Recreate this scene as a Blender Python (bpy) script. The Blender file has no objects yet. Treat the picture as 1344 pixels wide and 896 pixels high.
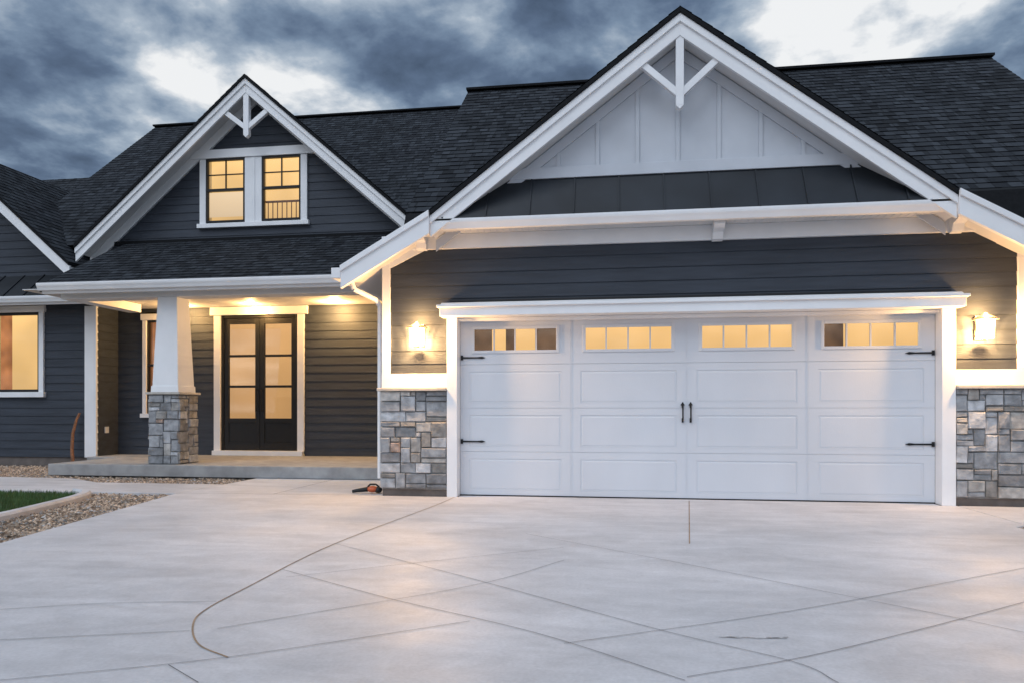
import bpy, math, random, bmesh
from mathutils import Vector
random.seed(7)
D=bpy.data
scene=bpy.context.scene
col=scene.collection

# ------------------------------------------------------------ materials
def newmat(name):
    m=D.materials.new(name); m.use_nodes=True
    nt=m.node_tree; b=nt.nodes['Principled BSDF']
    return m,nt,b
def N(nt,t,**k):
    n=nt.nodes.new(t)
    for a,v in k.items(): setattr(n,a,v)
    return n
def mat(name,color,rough=.6,ns=8,amt=.12,bump=.1,stretch=(1,1,1),bscale=None,metal=0,spec=.5,attr=None,big=0):
    m,nt,b=newmat(name); L=nt.links
    tc=N(nt,'ShaderNodeTexCoord'); mp=N(nt,'ShaderNodeMapping'); mp.inputs['Scale'].default_value=stretch
    L.new(tc.outputs['Object'],mp.inputs[0])
    no=N(nt,'ShaderNodeTexNoise'); no.inputs['Scale'].default_value=ns; no.inputs['Detail'].default_value=6
    L.new(mp.outputs[0],no.inputs['Vector'])
    mr=N(nt,'ShaderNodeMapRange'); mr.inputs[1].default_value=.3; mr.inputs[2].default_value=.7
    mr.inputs[3].default_value=1-amt; mr.inputs[4].default_value=1+amt
    L.new(no.outputs[0],mr.inputs[0])
    mul=N(nt,'ShaderNodeVectorMath',operation='SCALE')
    if attr:
        at=N(nt,'ShaderNodeAttribute'); at.attribute_name=attr
        L.new(at.outputs['Color'],mul.inputs[0])
    else: mul.inputs[0].default_value=color
    L.new(mr.outputs[0],mul.inputs['Scale'])
    out=mul
    if big:
        n2=N(nt,'ShaderNodeTexNoise'); n2.inputs['Scale'].default_value=.7; n2.inputs['Detail'].default_value=4
        L.new(tc.outputs['Object'],n2.inputs['Vector'])
        m2=N(nt,'ShaderNodeMapRange'); m2.inputs[1].default_value=.3; m2.inputs[2].default_value=.7
        m2.inputs[3].default_value=1-big; m2.inputs[4].default_value=1+big
        L.new(n2.outputs[0],m2.inputs[0])
        q=N(nt,'ShaderNodeVectorMath',operation='SCALE'); L.new(mul.outputs[0],q.inputs[0]); L.new(m2.outputs[0],q.inputs['Scale']); out=q
    L.new(out.outputs[0],b.inputs['Base Color'])
    b.inputs['Roughness'].default_value=rough; b.inputs['Metallic'].default_value=metal
    b.inputs['Specular IOR Level'].default_value=spec
    if bump:
        n3=N(nt,'ShaderNodeTexNoise'); n3.inputs['Scale'].default_value=bscale or ns*4; n3.inputs['Detail'].default_value=5
        L.new(mp.outputs[0],n3.inputs['Vector'])
        bp=N(nt,'ShaderNodeBump'); bp.inputs['Strength'].default_value=bump; bp.inputs['Distance'].default_value=.01
        L.new(n3.outputs[0],bp.inputs['Height']); L.new(bp.outputs[0],b.inputs['Normal'])
    return m
WHITE=mat('white_trim_paint',(.78,.79,.81),.5,3,.04,.08,(1,1,1),60,big=.03)
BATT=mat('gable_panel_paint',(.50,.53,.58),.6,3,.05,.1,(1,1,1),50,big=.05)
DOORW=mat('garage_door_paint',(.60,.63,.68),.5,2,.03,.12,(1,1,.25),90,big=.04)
SIDING=mat('slate_lap_siding',(.038,.046,.061),.6,6,.2,.3,(.25,1,3),60,spec=.32,big=.1)
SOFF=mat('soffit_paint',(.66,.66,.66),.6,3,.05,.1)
BLACK=mat('black_metal',(.012,.013,.015),.45,10,.1,.05,spec=.3)
ROOFM=mat('standing_seam_metal',(.015,.019,.025),.5,2,.3,.03,metal=.1,spec=.35)
ROOFE=mat('roof_edge',(.01,.011,.013),.85,20,.2,.2,spec=.15)
FOUND=mat('foundation_concrete',(.13,.11,.1),.85,6,.25,.4)
MORTAR=mat('mortar',(.24,.24,.235),.9,20,.2,.4)
STONE=mat('ashlar_stone',(.3,.3,.3),.8,11,.34,1.0,(1,1,1),26,attr='Col')
PORCHC=mat('porch_concrete',(.3,.3,.3),.7,5,.2,.2,big=.15)
CAP=mat('stone_cap',(.45,.42,.38),.7,9,.15,.3)
DIRT=mat('bare_ground',(.14,.12,.09),.95,1.5,.3,.5,(1,1,1),30)
GRAVB=mat('gravel_bed',(.24,.17,.12),.95,60,.5,.8,(1,1,1),90)
PEB=mat('gravel_pebble',(.3,.3,.3),.8,30,.2,.2,attr='Col')
GRASS=mat('grass_blades',(.05,.11,.03),.6,4,.35,0)
JOINT=mat('control_joint',(.15,.15,.16),.9,3,.35,0)
JOINTB=mat('expansion_joint',(.30,.21,.14),.9,6,.3,0)
SCUFF=mat('scuff',(.36,.36,.37),.9,30,.5,0)
WOOD=mat('stick_wood',(.22,.1,.05),.7,20,.3,.3)
ORANGE=mat('orange_plastic',(.5,.1,.03),.4,10,.05,0)
BARK=mat('bark',(.07,.055,.04),.9,10,.3,.8)
LEAF=mat('leaves',(.03,.04,.022),.7,2,.5,0)

def concrete():
    m,nt,b=newmat('driveway_concrete'); L=nt.links
    tc=N(nt,'ShaderNodeTexCoord')
    def noise(s,d,sc=(1,1,1),dist=0,rot=0):
        mp=N(nt,'ShaderNodeMapping'); mp.inputs['Scale'].default_value=sc; mp.inputs['Rotation'].default_value=(0,0,rot)
        L.new(tc.outputs['Object'],mp.inputs[0])
        n=N(nt,'ShaderNodeTexNoise'); n.inputs['Scale'].default_value=s; n.inputs['Detail'].default_value=d; n.inputs['Distortion'].default_value=dist
        L.new(mp.outputs[0],n.inputs['Vector']); return n
    def rng(n,lo,hi,a=.3,c=.7):
        r=N(nt,'ShaderNodeMapRange'); r.inputs[1].default_value=a; r.inputs[2].default_value=c; r.inputs[3].default_value=lo; r.inputs[4].default_value=hi
        L.new(n.outputs[0],r.inputs[0]); return r
    def mul(a,c):
        k=N(nt,'ShaderNodeMath',operation='MULTIPLY'); L.new(a.outputs[0],k.inputs[0]); L.new(c.outputs[0],k.inputs[1]); return k
    v=mul(rng(noise(.6,5,dist=.6),.84,1.1),rng(noise(2.2,7,(1,1.8,1),.8,.4),.90,1.06))
    v=mul(v,rng(noise(60,3),.94,1.06))
    v=mul(v,rng(noise(9,6,(1,1,1),1.5),.94,1.04))
    v=mul(v,rng(noise(1.1,3,(.7,3,1),1.2,-.5),.92,1.03,.35,.6))
    s=N(nt,'ShaderNodeVectorMath',operation='SCALE'); s.inputs[0].default_value=(.57,.565,.585)
    L.new(v.outputs[0],s.inputs['Scale']); L.new(s.outputs[0],b.inputs['Base Color'])
    r=rng(noise(1.3,4),.45,.66); L.new(r.outputs[0],b.inputs['Roughness'])
    bp=N(nt,'ShaderNodeBump'); bp.inputs['Strength'].default_value=.15; bp.inputs['Distance'].default_value=.004
    L.new(noise(45,6).outputs[0],bp.inputs['Height']); L.new(bp.outputs[0],b.inputs['Normal'])
    return m
CONC=concrete()

def shingle():
    m,nt,b=newmat('asphalt_shingles'); L=nt.links
    uv=N(nt,'ShaderNodeUVMap'); uv.uv_map='UVMap'
    br=N(nt,'ShaderNodeTexBrick'); br.offset=.5; br.inputs['Scale'].default_value=1
    br.inputs['Brick Width'].default_value=.21; br.inputs['Row Height'].default_value=.14
    br.inputs['Mortar Size'].default_value=.006; br.inputs['Mortar Smooth'].default_value=.2
    br.inputs['Color1'].default_value=(.038,.044,.053,1); br.inputs['Color2'].default_value=(.010,.012,.016,1); br.inputs['Mortar'].default_value=(.006,.007,.009,1)
    L.new(uv.outputs[0],br.inputs['Vector'])
    no=N(nt,'ShaderNodeTexNoise'); no.inputs['Scale'].default_value=1.3; no.inputs['Detail'].default_value=8
    L.new(uv.outputs[0],no.inputs['Vector'])
    mr=N(nt,'ShaderNodeMapRange'); mr.inputs[1].default_value=.3; mr.inputs[2].default_value=.7; mr.inputs[3].default_value=.7; mr.inputs[4].default_value=1.35
    L.new(no.outputs[0],mr.inputs[0])
    s=N(nt,'ShaderNodeVectorMath',operation='SCALE'); L.new(br.outputs[0],s.inputs[0]); L.new(mr.outputs[0],s.inputs['Scale'])
    L.new(s.outputs[0],b.inputs['Base Color']); b.inputs['Roughness'].default_value=.9; b.inputs['Specular IOR Level'].default_value=.22
    n2=N(nt,'ShaderNodeTexNoise'); n2.inputs['Scale'].default_value=120; L.new(uv.outputs[0],n2.inputs['Vector'])
    bp=N(nt,'ShaderNodeBump'); bp.inputs['Strength'].default_value=.5; bp.inputs['Distance'].default_value=.008
    L.new(n2.outputs[0],bp.inputs['Height']); L.new(bp.outputs[0],b.inputs['Normal'])
    return m
SHING=shingle()

def glow(name,c,st,var=.25,sc=1.5,grad=.0):
    m,nt,b=newmat(name); L=nt.links
    nt.nodes.remove(b); out=nt.nodes['Material Output']
    tc=N(nt,'ShaderNodeTexCoord'); no=N(nt,'ShaderNodeTexNoise'); no.inputs['Scale'].default_value=sc; no.inputs['Detail'].default_value=1
    L.new(tc.outputs['Object'],no.inputs['Vector'])
    mr=N(nt,'ShaderNodeMapRange'); mr.inputs[1].default_value=.3; mr.inputs[2].default_value=.7; mr.inputs[3].default_value=st*(1-var); mr.inputs[4].default_value=st*(1+var)
    L.new(no.outputs[0],mr.inputs[0])
    sp=N(nt,'ShaderNodeSeparateXYZ'); L.new(tc.outputs['Generated'],sp.inputs[0])
    g=N(nt,'ShaderNodeMath',operation='MULTIPLY_ADD'); L.new(sp.outputs[2],g.inputs[0]); g.inputs[1].default_value=grad; g.inputs[2].default_value=1-grad*.6
    k=N(nt,'ShaderNodeMath',operation='MULTIPLY'); L.new(mr.outputs[0],k.inputs[0]); L.new(g.outputs[0],k.inputs[1])
    e=N(nt,'ShaderNodeEmission'); e.inputs[0].default_value=(*c,1); L.new(k.outputs[0],e.inputs[1]); L.new(e.outputs[0],out.inputs[0])
    return m
GLOW=glow('lit_room',(1,.62,.24),.95,.12,1.2,.45)
GLOWG=glow('lit_garage_interior',(1,.6,.23),.95,.1,1.5,.2)
GLOWD=glow('dim_interior',(.5,.27,.13),.25,.5,4)
GLOWF=glow('lit_frosted_glass',(1,.55,.22),.68,.1,1.2,.3)
GLOWS=glow('lit_side_room',(.9,.35,.12),.5,.4,3)
SHADE=glow('lit_window_shade',(1,.74,.46),.8,.05,1,.2)
BULB=glow('lamp_bulb',(1,.75,.45),16,0)
DISC=glow('recessed_lamp',(1,.7,.35),3,0)
def glassm(name,em=0):
    m,nt,b=newmat(name); L=nt.links; nt.nodes.remove(b); out=nt.nodes['Material Output']
    t=N(nt,'ShaderNodeBsdfTransparent'); g=N(nt,'ShaderNodeBsdfGlossy'); g.inputs['Roughness'].default_value=.03
    fr=N(nt,'ShaderNodeFresnel'); fr.inputs[0].default_value=1.5
    mx=N(nt,'ShaderNodeMixShader'); L.new(fr.outputs[0],mx.inputs[0]); L.new(t.outputs[0],mx.inputs[1]); L.new(g.outputs[0],mx.inputs[2])
    if em:
        e=N(nt,'ShaderNodeEmission'); e.inputs[0].default_value=(1,.78,.48,1); e.inputs[1].default_value=em
        ad=N(nt,'ShaderNodeAddShader'); L.new(mx.outputs[0],ad.inputs[0]); L.new(e.outputs[0],ad.inputs[1]); L.new(ad.outputs[0],out.inputs[0])
    else: L.new(mx.outputs[0],out.inputs[0])
    return m
GLASS=glassm('window_glass'); LGLASS=glassm('seeded_lantern_glass',2.2)

# ------------------------------------------------------------ mesh helpers
def empty(name):
    e=D.objects.new(name,None); col.objects.link(e); return e
HOUSE=empty('house')
class MB:
    def __init__(s): s.v=[]; s.f=[]; s.c=[]; s.uv=[]
    def face(s,pts,c=None,uv=None):
        i=len(s.v); s.v+= [tuple(p) for p in pts]; s.f.append(tuple(range(i,i+len(pts)))); s.c.append(c); s.uv.append(uv)
    def box(s,x0,x1,y0,y1,z0,z1,c=None):
        i=len(s.v)
        s.v+=[(x0,y0,z0),(x1,y0,z0),(x1,y1,z0),(x0,y1,z0),(x0,y0,z1),(x1,y0,z1),(x1,y1,z1),(x0,y1,z1)]
        for q in ((0,3,2,1),(4,5,6,7),(0,1,5,4),(1,2,6,5),(2,3,7,6),(3,0,4,7)):
            s.f.append(tuple(i+k for k in q)); s.c.append(c); s.uv.append(None)
    def prism(s,a,b,c=None):
        n=len(a); i=len(s.v); s.v+=[tuple(p) for p in a]+[tuple(p) for p in b]
        s.f.append(tuple(range(i,i+n))); s.f.append(tuple(range(i+2*n-1,i+n-1,-1)))
        for k in range(n): s.f.append((i+k,i+(k+1)%n,i+n+(k+1)%n,i+n+k))
        for _ in range(n+2): s.c.append(c); s.uv.append(None)
    def cyl(s,p0,p1,r0,r1=None,n=12):
        r1=r0 if r1 is None else r1
        p0=Vector(p0);p1=Vector(p1);d=(p1-p0).normalized()
        a=d.orthogonal().normalized(); b=d.cross(a)
        A=[p0+(a*math.cos(2*math.pi*k/n)+b*math.sin(2*math.pi*k/n))*r0 for k in range(n)]
        B=[p1+(a*math.cos(2*math.pi*k/n)+b*math.sin(2*math.pi*k/n))*r1 for k in range(n)]
        s.prism(A,B)
    def make(s,name,m,parent=HOUSE,bevel=0,fixn=True):
        me=D.meshes.new(name); me.from_pydata(s.v,[],s.f)
        if any(c is not None for c in s.c):
            ca=me.color_attributes.new(name='Col',type='FLOAT_COLOR',domain='CORNER'); k=0
            for fi,f in enumerate(s.f):
                for _ in f:
                    cc=s.c[fi] or (.3,.3,.3); ca.data[k].color=(*cc,1); k+=1
        if any(u is not None for u in s.uv):
            ul=me.uv_layers.new(name='UVMap'); k=0
            for fi,f in enumerate(s.f):
                for j in range(len(f)):
                    if s.uv[fi]: ul.data[k].uv=s.uv[fi][j]
                    k+=1
        me.materials.append(m); me.update()
        if fixn:
            bm=bmesh.new(); bm.from_mesh(me); bmesh.ops.recalc_face_normals(bm,faces=bm.faces); bm.to_mesh(me); bm.free()
        o=D.objects.new(name,me); col.objects.link(o)
        if parent: o.parent=parent
        if bevel:
            b=o.modifiers.new('bevel','BEVEL'); b.width=bevel; b.segments=2; b.limit_method='ANGLE'
        return o
def box(name,x0,x1,y0,y1,z0,z1,m,parent=HOUSE,bevel=.004):
    b=MB(); b.box(x0,x1,y0,y1,z0,z1); return b.make(name,m,parent,bevel)
def pxz(name,pts,y0,y1,m,parent=HOUSE,bevel=.004):
    b=MB(); b.prism([(x,y0,z) for x,z in pts],[(x,y1,z) for x,z in pts]); return b.make(name,m,parent,bevel)
def pyz(name,pts,x0,x1,m,parent=HOUSE,bevel=0):
    b=MB(); b.prism([(x0,y,z) for y,z in pts],[(x1,y,z) for y,z in pts]); return b.make(name,m,parent,bevel)
def strip(name,p,q,h,y0,y1,m,top=0,bevel=.004):
    return pxz(name,[(p[0],p[1]+top-h),(q[0],q[1]+top-h),(q[0],q[1]+top),(p[0],p[1]+top)],y0,y1,m,bevel=bevel)

def siding(name,pt,a0,a1,z0,z1,holes=(),clip=None,e=.155,d=.012,m=SIDING):
    b=MB(); z=z0
    while z<z1-1e-4:
        zt=min(z+e,z1)
        rects=[(a0,a1,z,zt)]
        for h in holes:
            out=[]
            for (xa,xb,za,zb) in rects:
                if h[1]<=xa or h[0]>=xb or h[3]<=za or h[2]>=zb: out.append((xa,xb,za,zb)); continue
                if h[0]>xa: out.append((xa,h[0],za,zb))
                if h[1]<xb: out.append((h[1],xb,za,zb))
                m0,m1=max(xa,h[0]),min(xb,h[1])
                if h[2]>za: out.append((m0,m1,za,h[2]))
                if h[3]<zb: out.append((m0,m1,h[3],zb))
            rects=out
        for (xa,xb,za,zb) in rects:
            def ends(zz):
                l,rr=(clip(zz) if clip else (-1e9,1e9)); return max(xa,l),min(xb,rr)
            l0,r0=ends(za); l1,r1=ends(zb)
            if l0>=r0: continue
            if l1>r1: l1=r1=(l1+r1)/2
            d0=d*(1-(za-z)/e)+.002; d1=d*(1-(zb-z)/e)+.002
            b.face([pt(l0,d0,za),pt(r0,d0,za),pt(r1,d1,zb),pt(l1,d1,zb)])
            b.face([pt(l0,0,za),pt(r0,0,za),pt(r0,d0,za),pt(l0,d0,za)])
        z=zt
    return b.make(name,m,fixn=False)
def front(y): return lambda a,d,z:(a,y-d,z)

def stones(name,pt,a0,a1,z0,z1,cell=.075,seed=1,into=None):
    r=random.Random(seed); b=into or MB()
    nx=max(1,round((a1-a0)/cell)); nz=round((z1-z0)/cell); cx=(a1-a0)/nx; cz=(z1-z0)/nz
    occ=[[0]*nz for _ in range(nx)]
    for j in range(nz):
        for i in range(nx):
            if occ[i][j]: continue
            w=r.choice([2,3,3,4,4,5]); h=r.choice([1,1,2,2,2,3])
            if w<=2: h=min(h+1,3)
            ww=0
            while ww<w and i+ww<nx and not occ[i+ww][j]: ww+=1
            if i+ww<nx and i+ww==nx-1 and not occ[nx-1][j]: ww+=1
            h=min(h,nz-j)
            for p in range(ww):
                for q in range(h): occ[i+p][j+q]=1
            g=.005; A0=a0+i*cx+g; A1=a0+(i+ww)*cx-g; Z0=z0+j*cz+g; Z1=z0+(j+h)*cz-g
            dep=r.uniform(.02,.045); k=.009
            v=r.choice([.2,.23,.26,.29,.32,.35,.39,.44]); t=r.random()
            if t<.02: c=(v*1.1,v*.82,v*.68)
            elif t<.22: c=(v*1.04,v*1.0,v*.95)
            else: c=(v*.97,v,v*1.05)
            J=lambda:r.uniform(-.005,.005)
            base=[(A0,Z0),(A1,Z0),(A1,Z1),(A0,Z1)]
            mid=[pt(a+J(),dep-.008,z+J()) for a,z in base]
            bk=[pt(a,-.01,z) for a,z in base]
            ft=[pt(a+(k if a==A0 else -k)+J(),dep+r.uniform(-.008,.008),z+(k if z==Z0 else -k)+J()) for a,z in base]
            for P,Q in ((bk,mid),(mid,ft)):
                for s in range(4): b.face([P[s],P[(s+1)%4],Q[(s+1)%4],Q[s]],c)
            b.face(ft,c)
    if into is None: return b.make(name,STONE,fixn=False)
    return b

def courses(name,o,U,V,Lv,bounds,e=.14,lift=.007):
    o=Vector(o);U=Vector(U).normalized();V=Vector(V).normalized();Nn=U.cross(V)
    if Nn.z<0: Nn=-Nn
    b=MB(); v=0; i=0
    while v<Lv-1e-4:
        v1=min(v+e,Lv); l0,r0=bounds(v); l1,r1=bounds(v1)
        P=lambda u,vv,n:o+U*u+V*vv+Nn*n
        if r0-l0>.01:
            b.face([P(l0,v,lift),P(r0,v,lift),P(r1,v1,0),P(l1,v1,0)],uv=[(l0,v+.002),(r0,v+.002),(r1,v1-.002),(l1,v1-.002)])
            b.face([P(l0,v,-.01),P(r0,v,-.01),P(r0,v,lift),P(l0,v,lift)],uv=[(l0,v+.001)]*4)
            r=random.Random(i*31+len(name)); u=l0+r.random()*.3
            while u<r0-.3:
                w=r.uniform(.08,.22)
                uu0=max(u,l1); uu1=min(u+w,r1)
                if uu1>uu0:
                    k=r.uniform(0,50)
                    b.face([P(uu0,v-.004,lift+.005),P(uu1,v-.004,lift+.005),P(uu1,v1-.02,.005),P(uu0,v1-.02,.005)],uv=[(uu0+k,v+.02),(uu1+k,v+.02),(uu1+k,v1-.02),(uu0+k,v1-.02)])
                    b.face([P(uu0,v-.004,0),P(uu1,v-.004,0),P(uu1,v-.004,lift+.005),P(uu0,v-.004,lift+.005)],uv=[(uu0,v+.001)]*4)
                u+=w+r.uniform(.08,.24)
        v=v1; i+=1
    return b.make(name,SHING,fixn=False)

def gutter(name,x0,x1,y,z0,z1,m=WHITE):
    h=z1-z0
    pts=[(y+.1,z0),(y+.035,z0),(y+.02,z0+h*.35),(y+.005,z0+h*.6),(y,z0+h*.8),(y,z1),(y+.012,z1),(y+.02,z0+h*.8),(y+.1,z0+h*.75)]
    return pyz(name,pts,x0,x1,m)

def window(name,x0,x1,z0,z1,y,rows=(),cols=(),sash=.035,depth=.3,glowm=GLOW,meet=None,frame=BLACK):
    b=MB(); ya,yb=y-.012,y+.05
    b.box(x0,x0+sash,ya,yb,z0,z1); b.box(x1-sash,x1,ya,yb,z0,z1)
    b.box(x0+sash,x1-sash,ya,yb,z0,z0+sash); b.box(x0+sash,x1-sash,ya,yb,z1-sash,z1)
    if meet: b.box(x0+sash,x1-sash,ya-.004,yb,meet-.022,meet+.022)
    b.make(name+'_sash',frame,bevel=.003)
    c=MB()
    for (a0,a1,zz) in rows: c.box(a0,a1,y+.006,y+.03,zz-.009,zz+.009)
    for (xx,q0,q1) in cols: c.box(xx-.009,xx+.009,y+.003,y+.032,q0,q1)
    if rows or cols: c.make(name+'_muntins',frame)
    g=MB(); g.face([(x0,y+.038,z0),(x1,y+.038,z0),(x1,y+.038,z1),(x0,y+.038,z1)]); g.make(name+'_glass',GLASS,fixn=False)
    r=MB(); Y=y+depth
    r.face([(x0-.1,Y,z0-.1),(x1+.1,Y,z0-.1),(x1+.1,Y,z1+.1),(x0-.1,Y,z1+.1)]); r.make(name+'_room_back',glowm,fixn=False)
    s=MB()
    for q in ([(x0-.1,y+.05,z0-.1),(x0-.1,Y,z0-.1),(x0-.1,Y,z1+.1),(x0-.1,y+.05,z1+.1)],[(x1+.1,y+.05,z0-.1),(x1+.1,Y,z0-.1),(x1+.1,Y,z1+.1),(x1+.1,y+.05,z1+.1)],
              [(x0-.1,y+.05,z1+.1),(x1+.1,y+.05,z1+.1),(x1+.1,Y,z1+.1),(x0-.1,Y,z1+.1)],[(x0-.1,y+.05,z0-.1),(x1+.1,y+.05,z0-.1),(x1+.1,Y,z0-.1),(x0-.1,Y,z0-.1)]):
        s.face(q)
    s.make(name+'_room_sides',SOFF,fixn=False)

# ============================================================ GARAGE WING
WY=8.5
holes=[(-1.95,3.5,0,2.2)]
siding('garage_siding',front(WY),-2.8,4.3,1.28,3.06,holes)
box('corner_board_a',-2.845,-2.745,WY-.035,WY+.1,1.472,2.955,WHITE)
box('corner_board_b',4.235,4.34,WY-.035,WY+.1,1.472,2.955,WHITE)
box('frieze_board',-2.845,4.34,WY-.05,WY+.1,2.957,3.128,WHITE)
box('belly_band_a',-2.845,-2.033,WY-.045,WY+.1,1.303,1.47,WHITE)
box('belly_band_b',3.603,4.34,WY-.045,WY+.1,1.303,1.47,WHITE)
box('stone_cap_a',-2.89,-2.033,WY-.11,WY+.1,1.262,1.301,CAP,bevel=.008)
box('stone_cap_b',3.603,4.45,WY-.11,WY+.1,1.262,1.301,CAP,bevel=.008)
box('stone_backing_a',-2.84,-2.03,WY-.04,WY+.1,.08,1.26,MORTAR)
box('stone_backing_b',3.6,4.4,WY-.04,WY+.1,.08,1.26,MORTAR)
stones('stone_wainscot_a',front(WY-.035),-2.86,-2.033,.09,1.262,seed=3,cell=.062)
stones('stone_wainscot_b',front(WY-.035),3.603,4.44,.09,1.262,seed=14,cell=.062)
stones('stone_wainscot_side',lambda a,d,z:(4.40+d,a,z),8.47,9.4,.09,1.262,seed=12)
box('foundation_a',-2.84,-2.03,WY-.03,WY+.1,-.05,.085,FOUND)
box('foundation_b',3.6,4.4,WY-.03,WY+.1,-.05,.085,FOUND)
box('door_casing_a',-2.03,-1.905,WY-.075,WY+.1,0,2.128,WHITE)
box('door_casing_b',3.46,3.6,WY-.075,WY+.1,0,2.128,WHITE)
pyz('door_header',[(WY-.20,2.13),(WY+.05,2.13),(WY+.05,2.30),(WY-.10,2.30),(WY-.20,2.25)],-2.09,3.65,WHITE,bevel=.004)
box('header_cap',-2.12,3.68,WY-.225,WY-.13,2.232,2.262,WHITE)
box('head_flashing',-2.0,3.56,WY-.06,WY+.05,2.302,2.335,BLACK)
box('door_stop_top',-1.905,3.46,WY-.01,WY+.1,2.09,2.128,WHITE)
DY=8.6
gd=MB(); DX0,DX1=-1.903,3.458; nsec=4; H=2.095/nsec; q=(DX1-DX0)/4
cent=[DX0+q*(i+.5) for i in range(4)]
rec=MB()
def frame_rect(b,x0,x1,z0,z1,w,y0,y1):
    b.box(x0,x0+w,y0,y1,z0,z1); b.box(x1-w,x1,y0,y1,z0,z1); b.box(x0+w,x1-w,y0,y1,z0,z0+w); b.box(x0+w,x1-w,y0,y1,z1-w,z1)
WW=.51; WZ0,WZ1=1.735,2.015
for s in range(nsec):
    za=.012+s*H; zb=za+H-.003
    xs=[]
    for i in range(4):
        if s<3:
            px0,px1=cent[i]-.555,cent[i]+.555; pz0,pz1=za+.06,zb-.085
        else:
            px0,px1=cent[i]-WW,cent[i]+WW; pz0,pz1=WZ0,WZ1
        xs.append((px0,px1))
        if s<3:
            rec.prism([(px0+.001,DY+.0035,pz0+.001),(px1-.001,DY+.0035,pz0+.001),(px1-.001,DY+.0035,pz1-.001),(px0+.001,DY+.0035,pz1-.001)],
                      [(px0+.001,DY+.03,pz0+.001),(px1-.001,DY+.03,pz0+.001),(px1-.001,DY+.03,pz1-.001),(px0+.001,DY+.03,pz1-.001)])
            rec.prism([(px0+.026,DY+.0008,pz0+.026),(px1-.026,DY+.0008,pz0+.026),(px1-.026,DY+.0008,pz1-.026),(px0+.026,DY+.0008,pz1-.026)],
                      [(px0+.012,DY+.004,pz0+.012),(px1-.012,DY+.004,pz0+.012),(px1-.012,DY+.004,pz1-.012),(px0+.012,DY+.004,pz1-.012)])
    gd.box(DX0,DX1,DY,DY+.04,za,pz0); gd.box(DX0,DX1,DY,DY+.04,pz1,zb)
    edges=[DX0]+[e for p in xs for e in p]+[DX1]
    for a,c in zip(edges[0::2],edges[1::2]): gd.box(a,c,DY,DY+.04,pz0,pz1)
gd.make('garage_door_sections',DOORW)
rec.make('garage_door_raised_panels',DOORW)
b=MB()
for i in (1,2,3):
    x=DX0+i*q; b.box(x-.012,x-.004,DY-.003,DY-.0005,.02,2.09); b.box(x+.004,x+.012,DY-.003,DY-.0005,.02,2.09)
b.make('garage_door_bead',DOORW)
box('garage_door_backing',DX0,DX1,DY+.012,DY+.03,0,1.58,DOORW,bevel=0)
mb=MB(); fr=MB()
for i in range(4):
    c=cent[i]; frame_rect(fr,c-WW-.02,c+WW+.02,WZ0-.02,WZ1+.02,.035,DY-.012,DY+.01)
    for k in (-1,0,1): mb.box(c+k*WW/2-.008,c+k*WW/2+.008,DY-.004,DY+.02,WZ0+.015,WZ1-.015)
    g=MB(); g.face([(c-WW,DY+.025,WZ0),(c+WW,DY+.025,WZ0),(c+WW,DY+.025,WZ1),(c-WW,DY+.025,WZ1)]); g.make('garage_door_glass_%d'%i,GLASS,fixn=False)
    parts=[(c-WW-.05,c+WW+.05,GLOWG)]
    if i==0: parts=[(c-WW-.05,c-.30,GLOWD),(c-.30,c-.13,GLOWG),(c-.13,c-.02,GLOWD),(c-.02,c+WW*.45,GLOWG),(c+WW*.45,c+WW+.05,GLOWD)]
    if i==3: parts=[(c-WW-.05,c-WW*.5,GLOWD),(c-WW*.5,c+WW+.05,GLOWG)]
    for k,(a0,a1,mm) in enumerate(parts):
        g=MB(); g.face([(a0,DY+.12,WZ0-.08),(a1,DY+.12,WZ0-.08),(a1,DY+.12,WZ1+.08),(a0,DY+.12,WZ1+.08)]); g.make('garage_interior_%d_%d'%(i,k),mm,fixn=False)
fr.make('garage_door_window_frames',DOORW,bevel=.004); mb.make('garage_door_muntins',DOORW)
box('garage_door_seal',DX0,DX1,DY-.01,DY+.04,-.0,.014,BLACK,bevel=0)
hw=MB()
def strap(x0,dirn,z):
    x1=x0+dirn*.28
    a=[(x0,z-.010),(x0+dirn*.2,z-.008),(x0+dirn*.26,z-.014),(x1+dirn*.02,z),(x0+dirn*.26,z+.014),(x0+dirn*.2,z+.008),(x0,z+.010)]
    hw.prism([(x,DY-.014,zz) for x,zz in a],[(x,DY,zz) for x,zz in a])
    hw.box(min(x0,x0+dirn*.025),max(x0,x0+dirn*.025),DY-.02,DY,z-.028,z+.028)
for z in (1.665,.655): strap(DX0+.01,1,z); strap(DX1-.01,-1,z)
cx=(DX0+DX1)/2
for sx in (-.045,.045):
    x=cx+sx
    hw.box(x-.011,x+.011,DY-.012,DY,.89,.94); hw.box(x-.011,x+.011,DY-.012,DY,1.06,1.11)
    hw.cyl((x,DY-.04,.9),(x,DY-.04,1.1),.009); hw.cyl((x,DY-.04,.92),(x,DY,.92),.007); hw.cyl((x,DY-.04,1.08),(x,DY,1.08),.007)
    hw.prism([(x-.025,DY-.01,1.09),(x+.025,DY-.01,1.09),(x,DY-.01,1.13)],[(x-.025,DY,1.09),(x+.025,DY,1.09),(x,DY,1.13)])
hw.make('garage_door_hardware',BLACK)
def corbel(x,zt,y0,sc=1):
    p=[(y0,zt),(y0-.30*sc,zt),(y0-.30*sc,zt-.06*sc),(y0-.24*sc,zt-.10*sc),(y0-.12*sc,zt-.13*sc),(y0-.08*sc,zt-.22*sc),(y0,zt-.24*sc)]
    pyz('corbel',p,x-.06,x+.06,WHITE,bevel=.004)
for x in (-2.33,1.1,3.6): corbel(x,3.125,WY-.05,.8)
RY=8.1
box('eave_soffit',-2.3,3.6,RY+.02,WY+.1,3.13,3.15,SOFF)
vents=MB()
x=-2.1
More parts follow.
